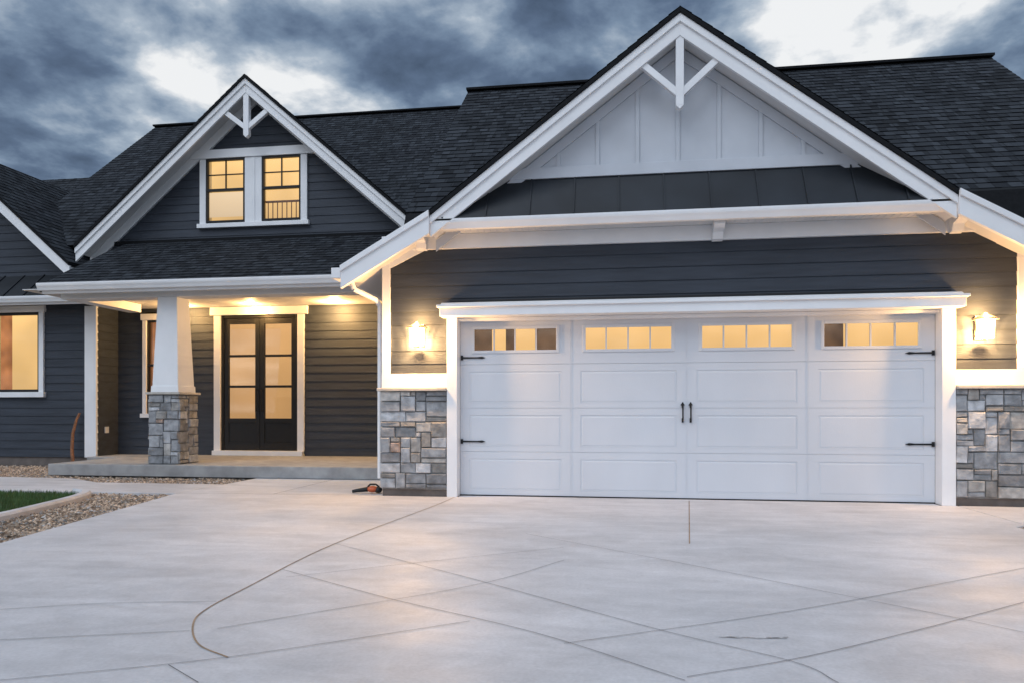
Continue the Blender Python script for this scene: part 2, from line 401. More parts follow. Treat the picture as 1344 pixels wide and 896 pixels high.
while x<3.45:
    vents.box(x,x+.012,RY+.03,WY-.05,3.124,3.129); x+=.075
vents.make('soffit_vents',SOFF)
gutter('garage_gutter',-2.2,3.5,RY-.02,3.105,3.215)
GY=8.37; PZ=3.715
b=MB(); b.face([(-2.12,RY-.01,3.215),(3.44,RY-.01,3.215),(2.86,GY,PZ),(-1.54,GY,PZ)]); b.make('pent_metal_roof',ROOFM,fixn=False)
A=(.66,5.395); KL=(-2.143,3.292); KR=(3.463,3.292); FL=(-3.2,2.69); FR=(4.52,2.69)
sl=(A[1]-KL[1])/(A[0]-KL[0])
b=MB(); x=-2.0
while x<3.4:
    zl=A[1]-abs(x-A[0])*sl-.05
    f=max(0,min(1,(zl-3.215)/(PZ-3.215))); y1=RY-.01+f*(GY-RY+.01); z1_=3.215+f*(PZ-3.215)
    b.prism([(x-.008,RY-.015,3.213),(x+.008,RY-.015,3.213),(x+.008,RY-.027,3.225),(x-.008,RY-.027,3.225)],[(x-.008,y1,z1_),(x+.008,y1,z1_),(x+.008,y1-.012,z1_+.012),(x-.008,y1-.012,z1_+.012)]); x+=.5
b.make('pent_roof_seams',ROOFM)
pxz('gable_panel',[(KL[0]+.3,3.45),(KR[0]-.3,3.45),(A[0],A[1]-.05)],GY,GY+.1,BATT)
b=MB(); x=A[0]-.45*5
while x<A[0]+.45*5.5:
    top=A[1]-.30-abs(x-A[0])*sl
    if top>3.9: b.box(x-.022,x+.022,GY-.02,GY,3.83,top)
    x+=.45
b.make('gable_battens',BATT,bevel=.003)
pxz('gable_base_board',[(-1.50,PZ-.01),(2.82,PZ-.01),(2.66,PZ+.12),(-1.34,PZ+.12)],GY-.03,GY,BATT)
for p in (KL,KR): strip('gable_frieze_rake',(p[0],p[1]-.26),(A[0],A[1]-.26),.13,GY-.026,GY-.001,BATT)
for p in (KL,KR):
    strip('gable_soffit',p,A,.05,RY+.02,GY,SOFF,top=-.19)
    strip('rake_fascia',p,A,.235,RY-.02,RY+.02,WHITE,top=-.045)
    strip('rake_shadow_board',p,A,.09,RY-.045,RY-.02,WHITE,top=-.045)
    strip('rake_drip_edge',p,A,.055,RY-.065,10.7,ROOFE,top=.01)
for p,qv in ((KL,-1),(KR,1)):
    Vv=Vector((A[0]-p[0],0,A[1]-p[1])); 
    courses('garage_gable_shingles',(p[0],RY-.06,p[1]+.02),(0,1,0),Vv,Vv.length,lambda v:(0,2.7))
for K,F in ((KL,FL),(KR,FR)):
    strip('flare_fascia',F,K,.25,RY-.075,RY-.02,WHITE,top=.0)
    strip('flare_drip',F,K,.07,RY-.1,RY-.075,WHITE,top=.012)
    strip('flare_soffit',F,K,.05,RY-.02,12.8,SOFF,top=-.09)
    strip('flare_roof',F,K,.04,RY-.06,12.8,ROOFE,top=-.03)
    sx=-1 if F[0]<0 else 1
    box('side_gutter',min(F[0],F[0]+sx*.11),max(F[0],F[0]+sx*.11),RY-.08,12.6,F[1]-.13,F[1]-.01,WHITE)
pxz('flare_frieze_a',[(-2.845,2.80),(-2.845,2.7),(-2.3,2.957),(-2.3,3.128),(-2.5,3.05)],WY-.03,WY+.1,WHITE)
def truss(x,zb,zt,dx,dz,y0,y1,w):
    b=MB(); b.box(x-w/2,x+w/2,y0,y1,zb,zt)
    for s in (-1,1):
        p=Vector((x,0,zb+.12)); qd=Vector((x+s*dx,0,dz)); d=(qd-p).normalized(); n=Vector((-d.z,0,d.x))*w*.42
        P=[p-n,qd-n,qd+n,p+n]
        b.prism([(v.x,y0+.012,v.z) for v in P],[(v.x,y1-.012,v.z) for v in P])
    b.prism([(x-w/2,y0,zb),(x+w/2,y0,zb),(x,y0,zb-w*.5)],[(x-w/2,y1,zb),(x+w/2,y1,zb),(x,y1,zb-w*.5)])
    b.make('gable_bracket',WHITE,bevel=.003)
truss(.66,4.36,5.2,.42,4.86,RY-.01,RY+.08,.085)
Vv=Vector((0,11.93-8.3,6.38-3.366)); 
courses('garage_main_shingles',(-2.5,8.3,3.366),(1,0,0),Vv,Vv.length,lambda v:(0,8.08))
Vb=Vector((0,-(11.93-8.3),6.38-3.366))
courses('garage_back_shingles',(-2.5,15.56,3.366),(1,0,0),Vb,Vb.length,lambda v:(0,8.08))
pyz('garage_roof_body',[(8.4,3.33),(11.93,6.34),(15.54,3.33)],-2.48,5.56,ROOFE)
box('garage_ridge_cap',-2.52,5.6,11.83,12.03,6.365,6.405,ROOFE)
b=MB(); b.face([(3.4,8.16,3.3),(4.52,8.16,2.70),(5.58,8.32,3.38),(3.3,8.32,3.38)]); b.make('flare_valley_flashing',ROOFE,fixn=False)
b=MB(); b.face([(-2.14,8.16,3.27),(-2.5,8.16,3.07),(-2.5,8.32,3.36),(-2.0,8.32,3.36)]); b.make('flare_valley_infill',ROOFE,fixn=False)
box('garage_side_wall_l',-2.83,-2.7,8.62,15.3,0,2.95,SIDING)
box('garage_side_wall_r',4.2,4.33,8.62,15.3,0,2.95,SIDING)
box('garage_back_wall',-2.7,4.2,15.1,15.25,0,3.3,SIDING)
b=MB()
pts=[(-3.16,8.25,2.58),(-3.13,8.28,2.47),(-2.93,8.5,2.37),(-2.9,8.55,2.3),(-2.9,8.55,.2)]
for a,c in zip(pts,pts[1:]): b.cyl(a,c,.03,.03,10)
b.make('downspout',WHITE)

# ============================================================ PORCH / CENTRE
PY=12.85
dr=(-7.5,-5.95,.2,2.82)
sw=(-9.07,-8.47,.95,2.92)
siding('porch_siding',front(PY),-9.665,-2.83,.18,2.98,[dr,sw])
siding('return_siding',lambda a,d,z:(-9.665+d,a,z),12.28,12.85,.18,2.98)
box('porch_slab',-9.0,-2.86,10.33,12.9,0,.18,PORCHC,bevel=.01)
box('porch_slab_back',-9.66,-9.0,12.0,12.9,0,.178,PORCHC,bevel=.01)
box('porch_ceiling',-9.66,-2.86,10.55,12.86,2.985,3.0,SOFF)
box('porch_beam',-9.0,-2.86,10.6,10.9,2.83,2.98,WHITE)
box('porch_beam_side',-9.0,-8.75,10.9,12.26,2.83,2.98,WHITE)
CX,CY=-7.11,10.76
b=MB(); w=.235
box('column_core',CX-w,CX+w,CY-w,CY+w,.18,1.28,MORTAR,bevel=0)
stones('',lambda a,d,z:(a,CY-w-d,z),CX-w-.02,CX+w+.02,.185,1.28,seed=5,into=b,cell=.066)
stones('',lambda a,d,z:(CX+w+d,a,z),CY-w-.02,CY+w+.02,.185,1.28,seed=6,into=b,cell=.066)
stones('',lambda a,d,z:(CX-w-d,a,z),CY-w-.02,CY+w+.02,.185,1.28,seed=8,into=b,cell=.066)
b.make('column_stone',STONE,fixn=False)
box('column_cap',CX-w-.06,CX+w+.06,CY-w-.06,CY+w+.06,1.282,1.32,CAP,bevel=.008)
def frust(name,w0,w1,z0,z1):
    b=MB(); b.prism([(CX-w0,CY-w0,z0),(CX+w0,CY-w0,z0),(CX+w0,CY+w0,z0),(CX-w0,CY+w0,z0)],[(CX-w1,CY-w1,z1),(CX+w1,CY-w1,z1),(CX+w1,CY+w1,z1),(CX-w1,CY+w1,z1)]); b.make(name,WHITE,bevel=.006)
frust('column_shaft',.225,.165,1.322,2.828)
frust('column_plinth',.238,.234,1.321,1.42)
x0,x1,z0,z1=dr
box('door_casing_l',x0-.13,x0,PY-.05,PY+.05,.2,z1,WHITE); box('door_casing_r',x1,x1+.13,PY-.05,PY+.05,.2,z1,WHITE)
box('door_head_casing',x0-.2,x1+.2,PY-.07,PY+.05,z1+.002,z1+.155,WHITE)
box('door_sill',x0-.13,x1+.13,PY-.12,PY+.05,.181,.27,WHITE)
b=MB(); gl=MB(); fb=MB()
b.box(x0,x0+.05,PY-.01,PY+.08,.27,z1); b.box(x1-.05,x1,PY-.01,PY+.08,.27,z1); b.box(x0+.05,x1-.05,PY-.01,PY+.08,z1-.05,z1)
mid=(x0+x1)/2
for (a,c) in ((x0+.054,mid-.004),(mid+.004,x1-.054)):
    s=.09
    b.box(a,a+s,PY+.01,PY+.06,.275,z1-.055); b.box(c-s,c,PY+.01,PY+.06,.275,z1-.055)
    b.box(a+s,c-s,PY+.01,PY+.06,.275,.42); b.box(a+s,c-s,PY+.025,PY+.05,.42,.80); b.box(a+s,c-s,PY+.01,PY+.06,.80,.88)
    tops=[.88,1.46,2.04,2.66]
    for k in range(1,4):
        hh=.045 if k<3 else .105
        b.box(a+s,c-s,PY+.01,PY+.06,tops[k],tops[k]+hh)
    gl.box(a+s,c-s,PY+.034,PY+.036,.88,2.68)
    fb.face([(a+s-.02,PY+.058,.86),(c-s+.02,PY+.058,.86),(c-s+.02,PY+.058,2.7),(a+s-.02,PY+.058,2.7)])
b.make('front_door_frame',BLACK,bevel=.004); gl.make('front_door_glass',GLASS); fb.make('front_door_frosted_light',GLOWF,fixn=False)
b=MB()
for s in (-1,1):
    b.cyl((mid+s*.055,PY-.045,1.0),(mid+s*.055,PY-.045,1.45),.011); b.cyl((mid+s*.055,PY-.045,1.03),(mid+s*.055,PY+.02,1.03),.009); b.cyl((mid+s*.055,PY-.045,1.42),(mid+s*.055,PY+.02,1.42),.009)
b.make('front_door_handles',BLACK)
def casing(name,x0,x1,z0,z1,y,w=.1,hd=.14,proud=.045):
    box(name+'_l',x0-w,x0,y-proud,y+.05,z0,z1,WHITE); box(name+'_r',x1,x1+w,y-proud,y+.05,z0,z1,WHITE)
    box(name+'_head',x0-w-.03,x1+w+.03,y-proud-.015,y+.05,z1+.001,z1+hd,WHITE); box(name+'_sill',x0-w-.03,x1+w+.03,y-proud-.03,y+.05,z0-w,z0-.001,WHITE)
casing('side_window_casing',-9.04,-8.5,.97,2.76,PY,.08,.12)
window('side_window',-9.04,-8.5,.97,2.76,PY,glowm=GLOWS,meet=1.9)
box('outlet',-9.65,-9.63,12.45,12.55,.6,.72,SOFF)
lampx=(-8.1,-6.72,-5.1,-3.7)
for i,x in enumerate(lampx):
    b=MB(); b.cyl((x,12.42,2.978),(x,12.42,2.984),.05,.05,20); b.make('recessed_light_%d'%i,DISC)
Vp=Vector((0,2.0,1.10))
courses('porch_shingles',(-9.08,10.3,3.03),(1,0,0),Vp,Vp.length,lambda v:(0,7.4))
pyz('porch_roof_body',[(10.34,3.0),(12.3,3.0),(12.3,4.09)],-9.04,-2.0,ROOFE)
gutter('porch_gutter',-9.1,-3.2,10.2,2.915,3.03)
box('porch_fascia',-9.08,-2.9,10.3,10.34,2.87,3.0,WHITE)
box('porch_eave_soffit',-9.08,-2.9,10.34,10.6,2.985,2.998,SOFF)
pyz('porch_roof_rake',[(10.3,2.9),(10.3,3.03),(12.3,4.13),(12.3,3.99)],-9.12,-9.085,ROOFE)
CG=12.3; RG=11.9; GA=(-6.48,6.895); gs=.867; GL=(-9.79,GA[1]-gs*3.31); GR=(-3.575,GA[1]-gs*2.905)
wins=[(-7.46,-6.70,4.44,5.60),(-6.375,-5.63,4.44,5.60)]
siding('gable_siding',front(CG),-9.8,-3.5,3.9,6.8,[w for w in wins],clip=lambda z:(GA[0]-(GA[1]-.1-z)/gs,GA[0]+(GA[1]-.1-z)/gs),e=.15)
box('gable_skirt_flashing',-9.3,-3.7,CG-.05,CG-.017,4.08,4.16,ROOFE)
for i,(a,c,z0,z1) in enumerate(wins):
    rows=[(a+.03,c-.03,5.31)]; m_=(a+c)/2
    window('gable_window_%d'%i,a,c,z0,z1,CG-.03,rows=rows,cols=[(m_,5.04,z1-.03)],meet=5.03,depth=.35)
b=MB(); b.face([(-7.43,CG+.02,4.55),(-6.72,CG+.02,4.55),(-6.72,CG+.02,5.0),(-7.43,CG+.02,5.0)]); b.make('window_shade',SHADE,fixn=False)
b=MB()
for k in range(8): b.box(-6.33+k*.09,-6.32+k*.09,CG+.1,CG+.12,4.44,4.8)
b.box(-6.375,-5.63,CG+.09,CG+.13,4.8,4.83); b.make('stair_balusters',WOOD)
y=CG
box('gw_casing_l',-7.58,-7.46,y-.05,y+.04,4.42,5.6,WHITE); box('gw_casing_m',-6.70,-6.375,y-.045,y+.04,4.42,5.6,WHITE); box('gw_casing_r',-5.63,-5.51,y-.05,y+.04,4.42,5.6,WHITE)
box('gw_head',-7.75,-5.33,y-.07,y+.04,5.602,5.76,WHITE); box('gw_sill',-7.62,-5.47,y-.08,y+.04,4.34,4.418,WHITE); box('gw_mull',-6.57,-6.5,y-.055,y-.0451,4.42,5.6,WHITE)
for p in (GL,GR):
    strip('cgable_soffit',p,GA,.06,RG+.02,CG,SOFF,top=-.08)
    strip('cgable_fascia',p,GA,.25,RG-.02,RG+.02,WHITE,top=-.05)
    strip('cgable_shadow_board',p,GA,.1,RG-.045,RG-.02,WHITE,top=-.05)
    strip('cgable_drip_edge',p,GA,.06,RG-.07,15.4,ROOFE,top=.005)
    strip('cgable_inner_frieze',p,(GA[0],GA[1]),.20,CG-.05,CG-.001,WHITE,top=-.14)
    Vv=Vector((GA[0]-p[0],0,GA[1]-p[1]))
    courses('cgable_shingles',(p[0],RG-.06,p[1]+.012),(0,1,0),Vv,Vv.length,lambda v:(0,3.7))
truss(-6.48,5.86,6.72,.38,6.27,RG-.01,RG+.08,.1)
RH=17.1; zr=4.13+.87*(RH-12.3)
Vv=Vector((0,RH-12.3,zr-4.13)); courses('house_shingles',(-11.8,12.3,4.13),(1,0,0),Vv,Vv.length,lambda v:(0,11.0))
Vv=Vector((0,12.3-RH,zr-4.13)); courses('house_back_shingles',(-11.8,2*RH-12.3,4.13),(1,0,0),Vv,Vv.length,lambda v:(0,11.0))
pyz('house_roof_body',[(12.34,4.09),(RH,zr-.05),(2*RH-12.34,4.09)],-11.78,-.82,ROOFE)
box('house_ridge_cap',-11.82,-.8,RH-.1,RH+.1,zr-.01,zr+.03,ROOFE)
box('house_body',-11.7,-2.9,13.4,21.6,0,4.2,SIDING); box('house_front_upper',-9.7,-2.9,12.95,13.4,3.0,4.2,SIDING)

# ============================================================ LEFT WING
LY=12.28
lw=(-11.85,-10.86,1.38,2.88)
siding('wing_siding',front(LY),-16.0,-9.8,.15,3.02,[lw])
box('wing_foundation',-16,-9.68,LY+.01,LY+.1,-.02,.15,FOUND)
box('wing_corner_board',-9.9,-9.66,LY-.04,LY+.02,.15,2.97,WHITE)
casing('wing_window_casing',lw[0],lw[1],lw[2],lw[3],LY,.1,.12)
window('wing_window',*lw,LY,meet=None,depth=.35,cols=[],sash=.05)
b=MB()
for k in range(5): b.cyl((-11.8+k*.045,LY+.14+.012*(k%2),1.35),(-11.8+k*.045,LY+.14+.012*(k%2),2.86),.024,.024,8)
b.make('wing_window_curtain',GLOWS)
box('wing_body',-16,-9.72,12.8,20,0,3.1,SIDING); box('wing_cheek',-9.74,-9.70,LY+.03,12.9,0,3.1,SIDING)
gutter('wing_gutter',-18,-9.15,11.72,2.99,3.1)
box('wing_fascia',-18,-9.15,11.82,11.85,2.95,3.07,WHITE)
box('wing_soffit',-18,-9.15,11.85,LY,3.02,3.035,SOFF)
b=MB(); b.face([(-18,11.76,3.1),(-9.5,11.76,3.1),(-9.75,LY,3.58),(-18,LY,3.58)]); b.make('wing_pent_metal',ROOFM,fixn=False)
b=MB(); x=-15.8
while x<-9.9:
    b.prism([(x-.008,11.755,3.098),(x+.008,11.755,3.098),(x+.008,11.743,3.11),(x-.008,11.743,3.11)],[(x-.008,LY,3.58),(x+.008,LY,3.58),(x+.008,LY-.012,3.592),(x-.008,LY-.012,3.592)]); x+=.42
b.make('wing_pent_seams',ROOFM)
WA=(-12.5,6.04); WR=(-9.83,3.69); WL=(-15.17,3.69); ws=.88; RW=11.8
siding('wing_gable_siding',front(LY),-15.2,-9.8,3.5,5.95,[],clip=lambda z:(WA[0]-(WA[1]-.1-z)/ws,WA[0]+(WA[1]-.1-z)/ws),e=.15)
for p in (WL,WR):
    strip('wgable_soffit',p,WA,.06,RW+.02,LY,SOFF,top=-.08)
    strip('wgable_fascia',p,WA,.23,RW-.02,RW+.02,WHITE,top=-.05)
    strip('wgable_drip',p,WA,.06,RW-.05,15.3,ROOFE,top=.005)
    Vv=Vector((WA[0]-p[0],0,WA[1]-p[1]))
    courses('wgable_shingles',(p[0],RW-.05,p[1]+.012),(0,1,0),Vv,Vv.length,lambda v:(0,3.7))
Vv=Vector((0,16.2-12.28,.87*3.92)); courses('wing_shingles',(-20,12.28,3.36),(1,0,0),Vv,Vv.length,lambda v:(0,10.9))
pyz('wing_roof_body',[(12.3,3.3),(16.2,6.72),(20.1,3.3)],-19.9,-9.2,ROOFE)

# ============================================================ LANTERNS
LMET=mat('lantern_metal',(.25,.2,.15),.4,20,.1,.05,metal=.6)
def lantern(x,z):
    e=empty('wall_lantern'); e.location=(x,WY-.02,z)
    def add(b,n,m,bev=0): return b.make(n,m,parent=e,bevel=bev)
    b=MB(); b.box(-.055,.055,-.02,0,-.13,.13); b.cyl((0,-.02,.11),(0,-.12,.14),.011); b.cyl((0,-.12,.14),(0,-.12,.125),.02)
    b.cyl((0,-.12,.128),(0,-.12,.145),.03,.02,16); b.cyl((0,-.12,.085),(0,-.12,.128),.125,.03,20); b.cyl((0,-.12,.073),(0,-.12,.085),.128,.125,20)
    b.cyl((0,-.12,-.145),(0,-.12,-.13),.035,.04,20)
    add(b,'metal_frame',LMET)
    b=MB()
    for k in range(6):
        a=k*math.pi/3; b.cyl((.1*math.cos(a),-.12+.1*math.sin(a),.075),(.084*math.cos(a),-.12+.084*math.sin(a),-.132),.004,.004,6)
    n=20
    for k in range(n):
        a0=2*math.pi*k/n;a1=2*math.pi*(k+1)/n
        b.face([(.078*math.cos(a0),-.12+.078*math.sin(a0),-.132),(.078*math.cos(a1),-.12+.078*math.sin(a1),-.132),(.088*math.cos(a1),-.12+.088*math.sin(a1),-.132),(.088*math.cos(a0),-.12+.088*math.sin(a0),-.132)])
    add(b,'cage_bars',LMET)
    b=MB()
    for k in range(n):
        a0=2*math.pi*k/n;a1=2*math.pi*(k+1)/n
        b.face([(.08*math.cos(a0),-.12+.08*math.sin(a0),-.13),(.08*math.cos(a1),-.12+.08*math.sin(a1),-.13),(.093*math.cos(a1),-.12+.093*math.sin(a1),.072),(.093*math.cos(a0),-.12+.093*math.sin(a0),.072)])
    add(b,'glass_shade',LGLASS)
    b=MB(); b.cyl((0,-.12,-.05),(0,-.12,-.01),.012,.03,12); b.cyl((0,-.12,-.01),(0,-.12,.03),.03,.018,12); b.cyl((0,-.12,.03),(0,-.12,.075),.014,.014,10)
    add(b,'bulb',BULB)
    for nm,en,zz_ in (('lantern_light',125,-.085),('lantern_uplight',28,.175)):
        l=D.lights.new(nm,'POINT'); l.energy=en; l.color=(1,.55,.2); l.shadow_soft_size=.035
        o=D.objects.new(nm,l); col.objects.link(o); o.parent=e; o.location=(0,-.18,zz_)
lantern(-2.38,1.925); lantern(3.86,1.915)
for i,(x,p) in enumerate(zip(lampx,(50,32,75,95))):
    l=D.lights.new('porch_downlight','POINT'); l.energy=p; l.color=(1,.56,.2); l.shadow_soft_size=.05
    o=D.objects.new('porch_downlight_%d'%i,l); col.objects.link(o); o.location=(x,12.5,2.88); o.parent=HOUSE

# ============================================================ GROUND
def slab(name,pts,zt,zb,m,bevel=0):
    b=MB(); b.prism([(x,y,zt) for x,y in pts],[(x,y,zb) for x,y in pts]); return b.make(name,m,parent=None,bevel=bevel)
b=MB(); b.face([(-400,-400,-.06),(400,-400,-.06),(400,400,-.06),(-400,400,-.06)]); b.make('ground',DIRT,None,fixn=False)
slab('driveway',[(-4.2,-6),(3.48,-6),(3.48,7.0),(3.62,7.1),(3.62,8.44),(3.45,8.44),(3.45,8.62),(-1.9,8.62),(-1.9,8.44),(-2.84,8.44),(-2.84,10.32),(-5.45,10.32),(-5.45,8.3),(-4.76,4.98)],0,-.1,CONC,.006)
slab('side_pad',[(3.632,7.1),(6,7.1),(6,8.44),(3.632,8.44)],0,-.1,CONC,.006)
slab('walkway',[(-12,8.25),(-5.462,8.3),(-5.462,9.4),(-7.4,9.4),(-8.2,9.9),(-12,10.1)],0,-.1,CONC,.006)
def ribbon(name,lines,w,m,z=.004):
    b=MB()
    for L_ in lines:
        P=[Vector((x,y,0)) for x,y in L_]
        if len(P)>2:
            Q=[]; E=[2*P[0]-P[1]]+P+[2*P[-1]-P[-2]]
            for i in range(1,len(E)-2):
                for k in range(8):
                    t=k/8; a,b_,c,d=E[i-1],E[i],E[i+1],E[i+2]
                    Q.append(.5*((2*b_)+(c-a)*t+(2*a-5*b_+4*c-d)*t*t+(3*b_-a-3*c+d)*t**3))
            Q.append(P[-1]); P=Q
        ns=[]
        for i in range(len(P)):
            d=(P[min(i+1,len(P)-1)]-P[max(i-1,0)]).normalized(); ns.append(Vector((-d.y,d.x,0))*w/2)
        for i in range(len(P)-1):
            b.face([(P[i]-ns[i]).xy[:]+(z,),(P[i+1]-ns[i+1]).xy[:]+(z,),(P[i+1]+ns[i+1]).xy[:]+(z,),(P[i]+ns[i]).xy[:]+(z,)])
    return b.make(name,m,parent=D.objects['driveway'],fixn=False)
ribbon('expansion_joint',[[(-1.93,8.4),(-1.97,7.6),(-2.17,5.33),(-2.14,3.95),(-2.11,3.46),(-2.02,3.21),(-1.83,2.95),(-1.61,2.81)],[(.79,8.43),(.54,5.73)]],.009,JOINTB,.003)
ribbon('saw_cut_joints',[
 [(-2.17,5.33),(-.88,4.33),(.17,3.47),(.70,3.10),(.82,2.88)],
 [(-2.15,4.41),(-1.25,3.82),(-.39,3.33),(.25,2.82)],
 [(-3.16,3.31),(-2.7,3.5),(-2.14,3.62)],[(-2.74,2.87),(-1.98,3.12)],
 [(-2.33,2.44),(-1.61,2.81),(-.72,3.46)],
 [(-1.87,3.17),(-.85,4.17),(-.37,4.97)],[(-2.03,4.21),(-1.29,4.78),(-.41,5.43)],
 [(-.24,3.19),(.92,3.91),(2.62,5.16)],[(.26,2.86),(.89,3.25),(2.15,4.24),(3.4,5.3)],
 [(-.77,5.99),(.44,4.96),(1.51,4.0),(1.855,3.66)],[(-1.80,2.69),(-1.57,2.53)]],.0042,JOINT,.0045)
ribbon('slab_joint',[[(-2.84,8.44),(-5.45,8.3)],[(-4.2,8.38),(-4.2,10.3)]],.01,JOINT,.0045)
ribbon('scuff_marks',[[(.45,3.385),(.56,3.40),(.64,3.395),(.76,3.43)],[(.47,3.40),(.55,3.38)],[(.66,3.41),(.75,3.41)]],.008,SCUFF,.0035)
def inpoly(x,y,P):
    c=False; j=len(P)-1
    for i in range(len(P)):
        if (P[i][1]>y)!=(P[j][1]>y) and x<(P[j][0]-P[i][0])*(y-P[i][1])/(P[j][1]-P[i][1])+P[i][0]: c=not c
        j=i
    return c
curb=[(-6.75,8.22),(-6.45,8.0),(-6.2,7.53),(-5.97,6.73),(-5.83,6.10),(-5.78,5.2),(-5.8,3.5)]
gp1=[(-5.45,8.24),(-4.8,5.0),(-4.25,0),(-5.6,0),(-5.8,3.5)]+curb[::-1][1:]+[(-6.6,8.22)]
gp2=[(-7.36,9.42),(-5.47,9.42),(-5.47,10.3),(-9.0,10.3),(-9.02,12.2),(-16,12.2),(-16,10.1),(-8.2,9.92)]
gp3=[(3.5,3),(6,3),(6,7.08),(3.6,7.08),(3.5,6.98)]
grav=empty('gravel')
b=MB()
for P in (gp1,gp2,gp3): b.face([(x,y,-.035) for x,y in P])
b.make('bed',GRAVB,grav,fixn=False)
b=MB(); r=random.Random(4)
def pebbles(P,n,bx):
    for _ in range(n):
        x=r.uniform(bx[0],bx[1]); y=r.uniform(bx[2],bx[3])
        if not inpoly(x,y,P): continue
        s=r.uniform(.01,.024); v=r.choice([.1,.18,.26,.35,.5]); c=(v*1.2,v*.93,v*.7) if r.random()<.85 else (v,v,v)
        a=r.random()*3; ca,sa=math.cos(a)*s,math.sin(a)*s; k=r.uniform(.6,1); zc=-.03+r.uniform(.0,.02)
        V=[(x+ca,y+sa,zc),(x-sa*k,y+ca*k,zc),(x-ca,y-sa,zc),(x+sa*k,y-ca*k,zc),(x+ca*.3,y+sa*.2,zc+s*.7),(x-ca*.3,y-sa*.3,zc-s*.5)]
        i=len(b.v); b.v+=V
        for f in ((0,1,4),(1,2,4),(2,3,4),(3,0,4)):
            b.f.append(tuple(i+q for q in f)); b.c.append(c); b.uv.append(None)
pebbles(gp1,14000,(-6.8,-4.3,3,8.3)); pebbles(gp2,22000,(-14,-5.4,9.3,12.25)); pebbles(gp3,2500,(3.5,5,5.5,7.1))
b.make('pebbles',PEB,grav,fixn=False)
lp=[(-14,8.22),(-6.8,8.22)]+curb[1:]+[(-14,3.5)]
lawn=empty('lawn')
b=MB(); b.face([(x,y,-.02) for x,y in lp]); b.make('soil',mat('lawn_soil',(.04,.06,.02),.9,20,.3,.5),lawn,fixn=False)
b=MB()
for _ in range(42000):
    x=r.uniform(-10.5,-5.8); y=r.uniform(5,8.2)
    if not inpoly(x,y,lp): continue
    a=r.random()*6.28; w=.004; h=r.uniform(.03,.065); dx,dy=math.cos(a)*w,math.sin(a)*w
    b.face([(x-dx,y-dy,-.02),(x+dx,y+dy,-.02),(x+r.uniform(-.02,.02),y+r.uniform(-.02,.02),h-.02)])
b.make('blades',GRASS,lawn,fixn=False)
b=MB()
def offs(P,d):
    O=[]
    for i in range(len(P)):
        a=Vector(P[max(i-1,0)]);c=Vector(P[min(i+1,len(P)-1)]); t=(c-a).normalized(); n=Vector((-t.y,t.x)); O.append((P[i][0]+n.x*d,P[i][1]+n.y*d))
    return O
ca=[]; P=curb; E=[(2*P[0][0]-P[1][0],2*P[0][1]-P[1][1])]+P+[(2*P[-1][0]-P[-2][0],2*P[-1][1]-P[-2][1])]
for i in range(1,len(E)-2):
    for k in range(6):
        t=k/6; a,b_,c,d=[Vector(q) for q in E[i-1:i+3]]
        ca.append(tuple(.5*((2*b_)+(c-a)*t+(2*a-5*b_+4*c-d)*t*t+(3*b_-a-3*c+d)*t**3)))
I=offs(ca,.06); O=offs(ca,-.06); I2=offs(ca,.04); O2=offs(ca,-.04)
for i in range(len(ca)-1):
    for (p,zp,qq,zq) in ((I,-.05,I,.03),(I,.03,I2,.055),(I2,.055,O2,.055),(O2,.055,O,.03),(O,.03,O,-.05)):
        b.face([p[i]+(zp,),p[i+1]+(zp,),qq[i+1]+(zq,),qq[i]+(zq,)])
b.make('lawn_edging',CONC,None,fixn=False)

# ============================================================ small items
e=empty('leaf_blower'); e.location=(-3.08,8.62,.0); e.rotation_euler=(0,0,.2)
def blob(name,m,loc,sc):
    me=D.meshes.new(name); bm=bmesh.new(); bmesh.ops.create_icosphere(bm,subdivisions=3,radius=1)
    for v in bm.verts: v.co=Vector((v.co.x*sc[0],v.co.y*sc[1],v.co.z*sc[2]))
    bm.to_mesh(me); bm.free()
    for p in me.polygons: p.use_smooth=True
    me.materials.append(m); o=D.objects.new(name,me); col.objects.link(o); o.parent=e; o.location=loc
blob('motor_housing',ORANGE,(.06,0,.055),(.075,.05,.04)); blob('battery',BLACK,(.13,0,.045),(.05,.05,.04))
b=MB(); b.cyl((.0,0,.055),(-.12,0,.04),.032,.024,14); b.cyl((-.12,0,.04),(-.19,0,.028),.024,.02,14); b.make('nozzle',BLACK,e)
b=MB()
for a,c in zip([(.0,0,.085),(.03,0,.115),(.1,0,.115)],[(.03,0,.115),(.1,0,.115),(.14,0,.08)]): b.cyl(a,c,.011,.011,8)
b.make('handle',BLACK,e)
b=MB(); P=[(-10.02,12.1,.0),(-10.06,12.12,.3),(-10.06,12.14,.6),(-10.01,12.17,.85),(-9.97,12.2,.98)]
for i,(a,c) in enumerate(zip(P,P[1:])): b.cyl(a,c,.032-.003*i,.029-.003*i,8)
b.make('wooden_stick',WOOD,None)

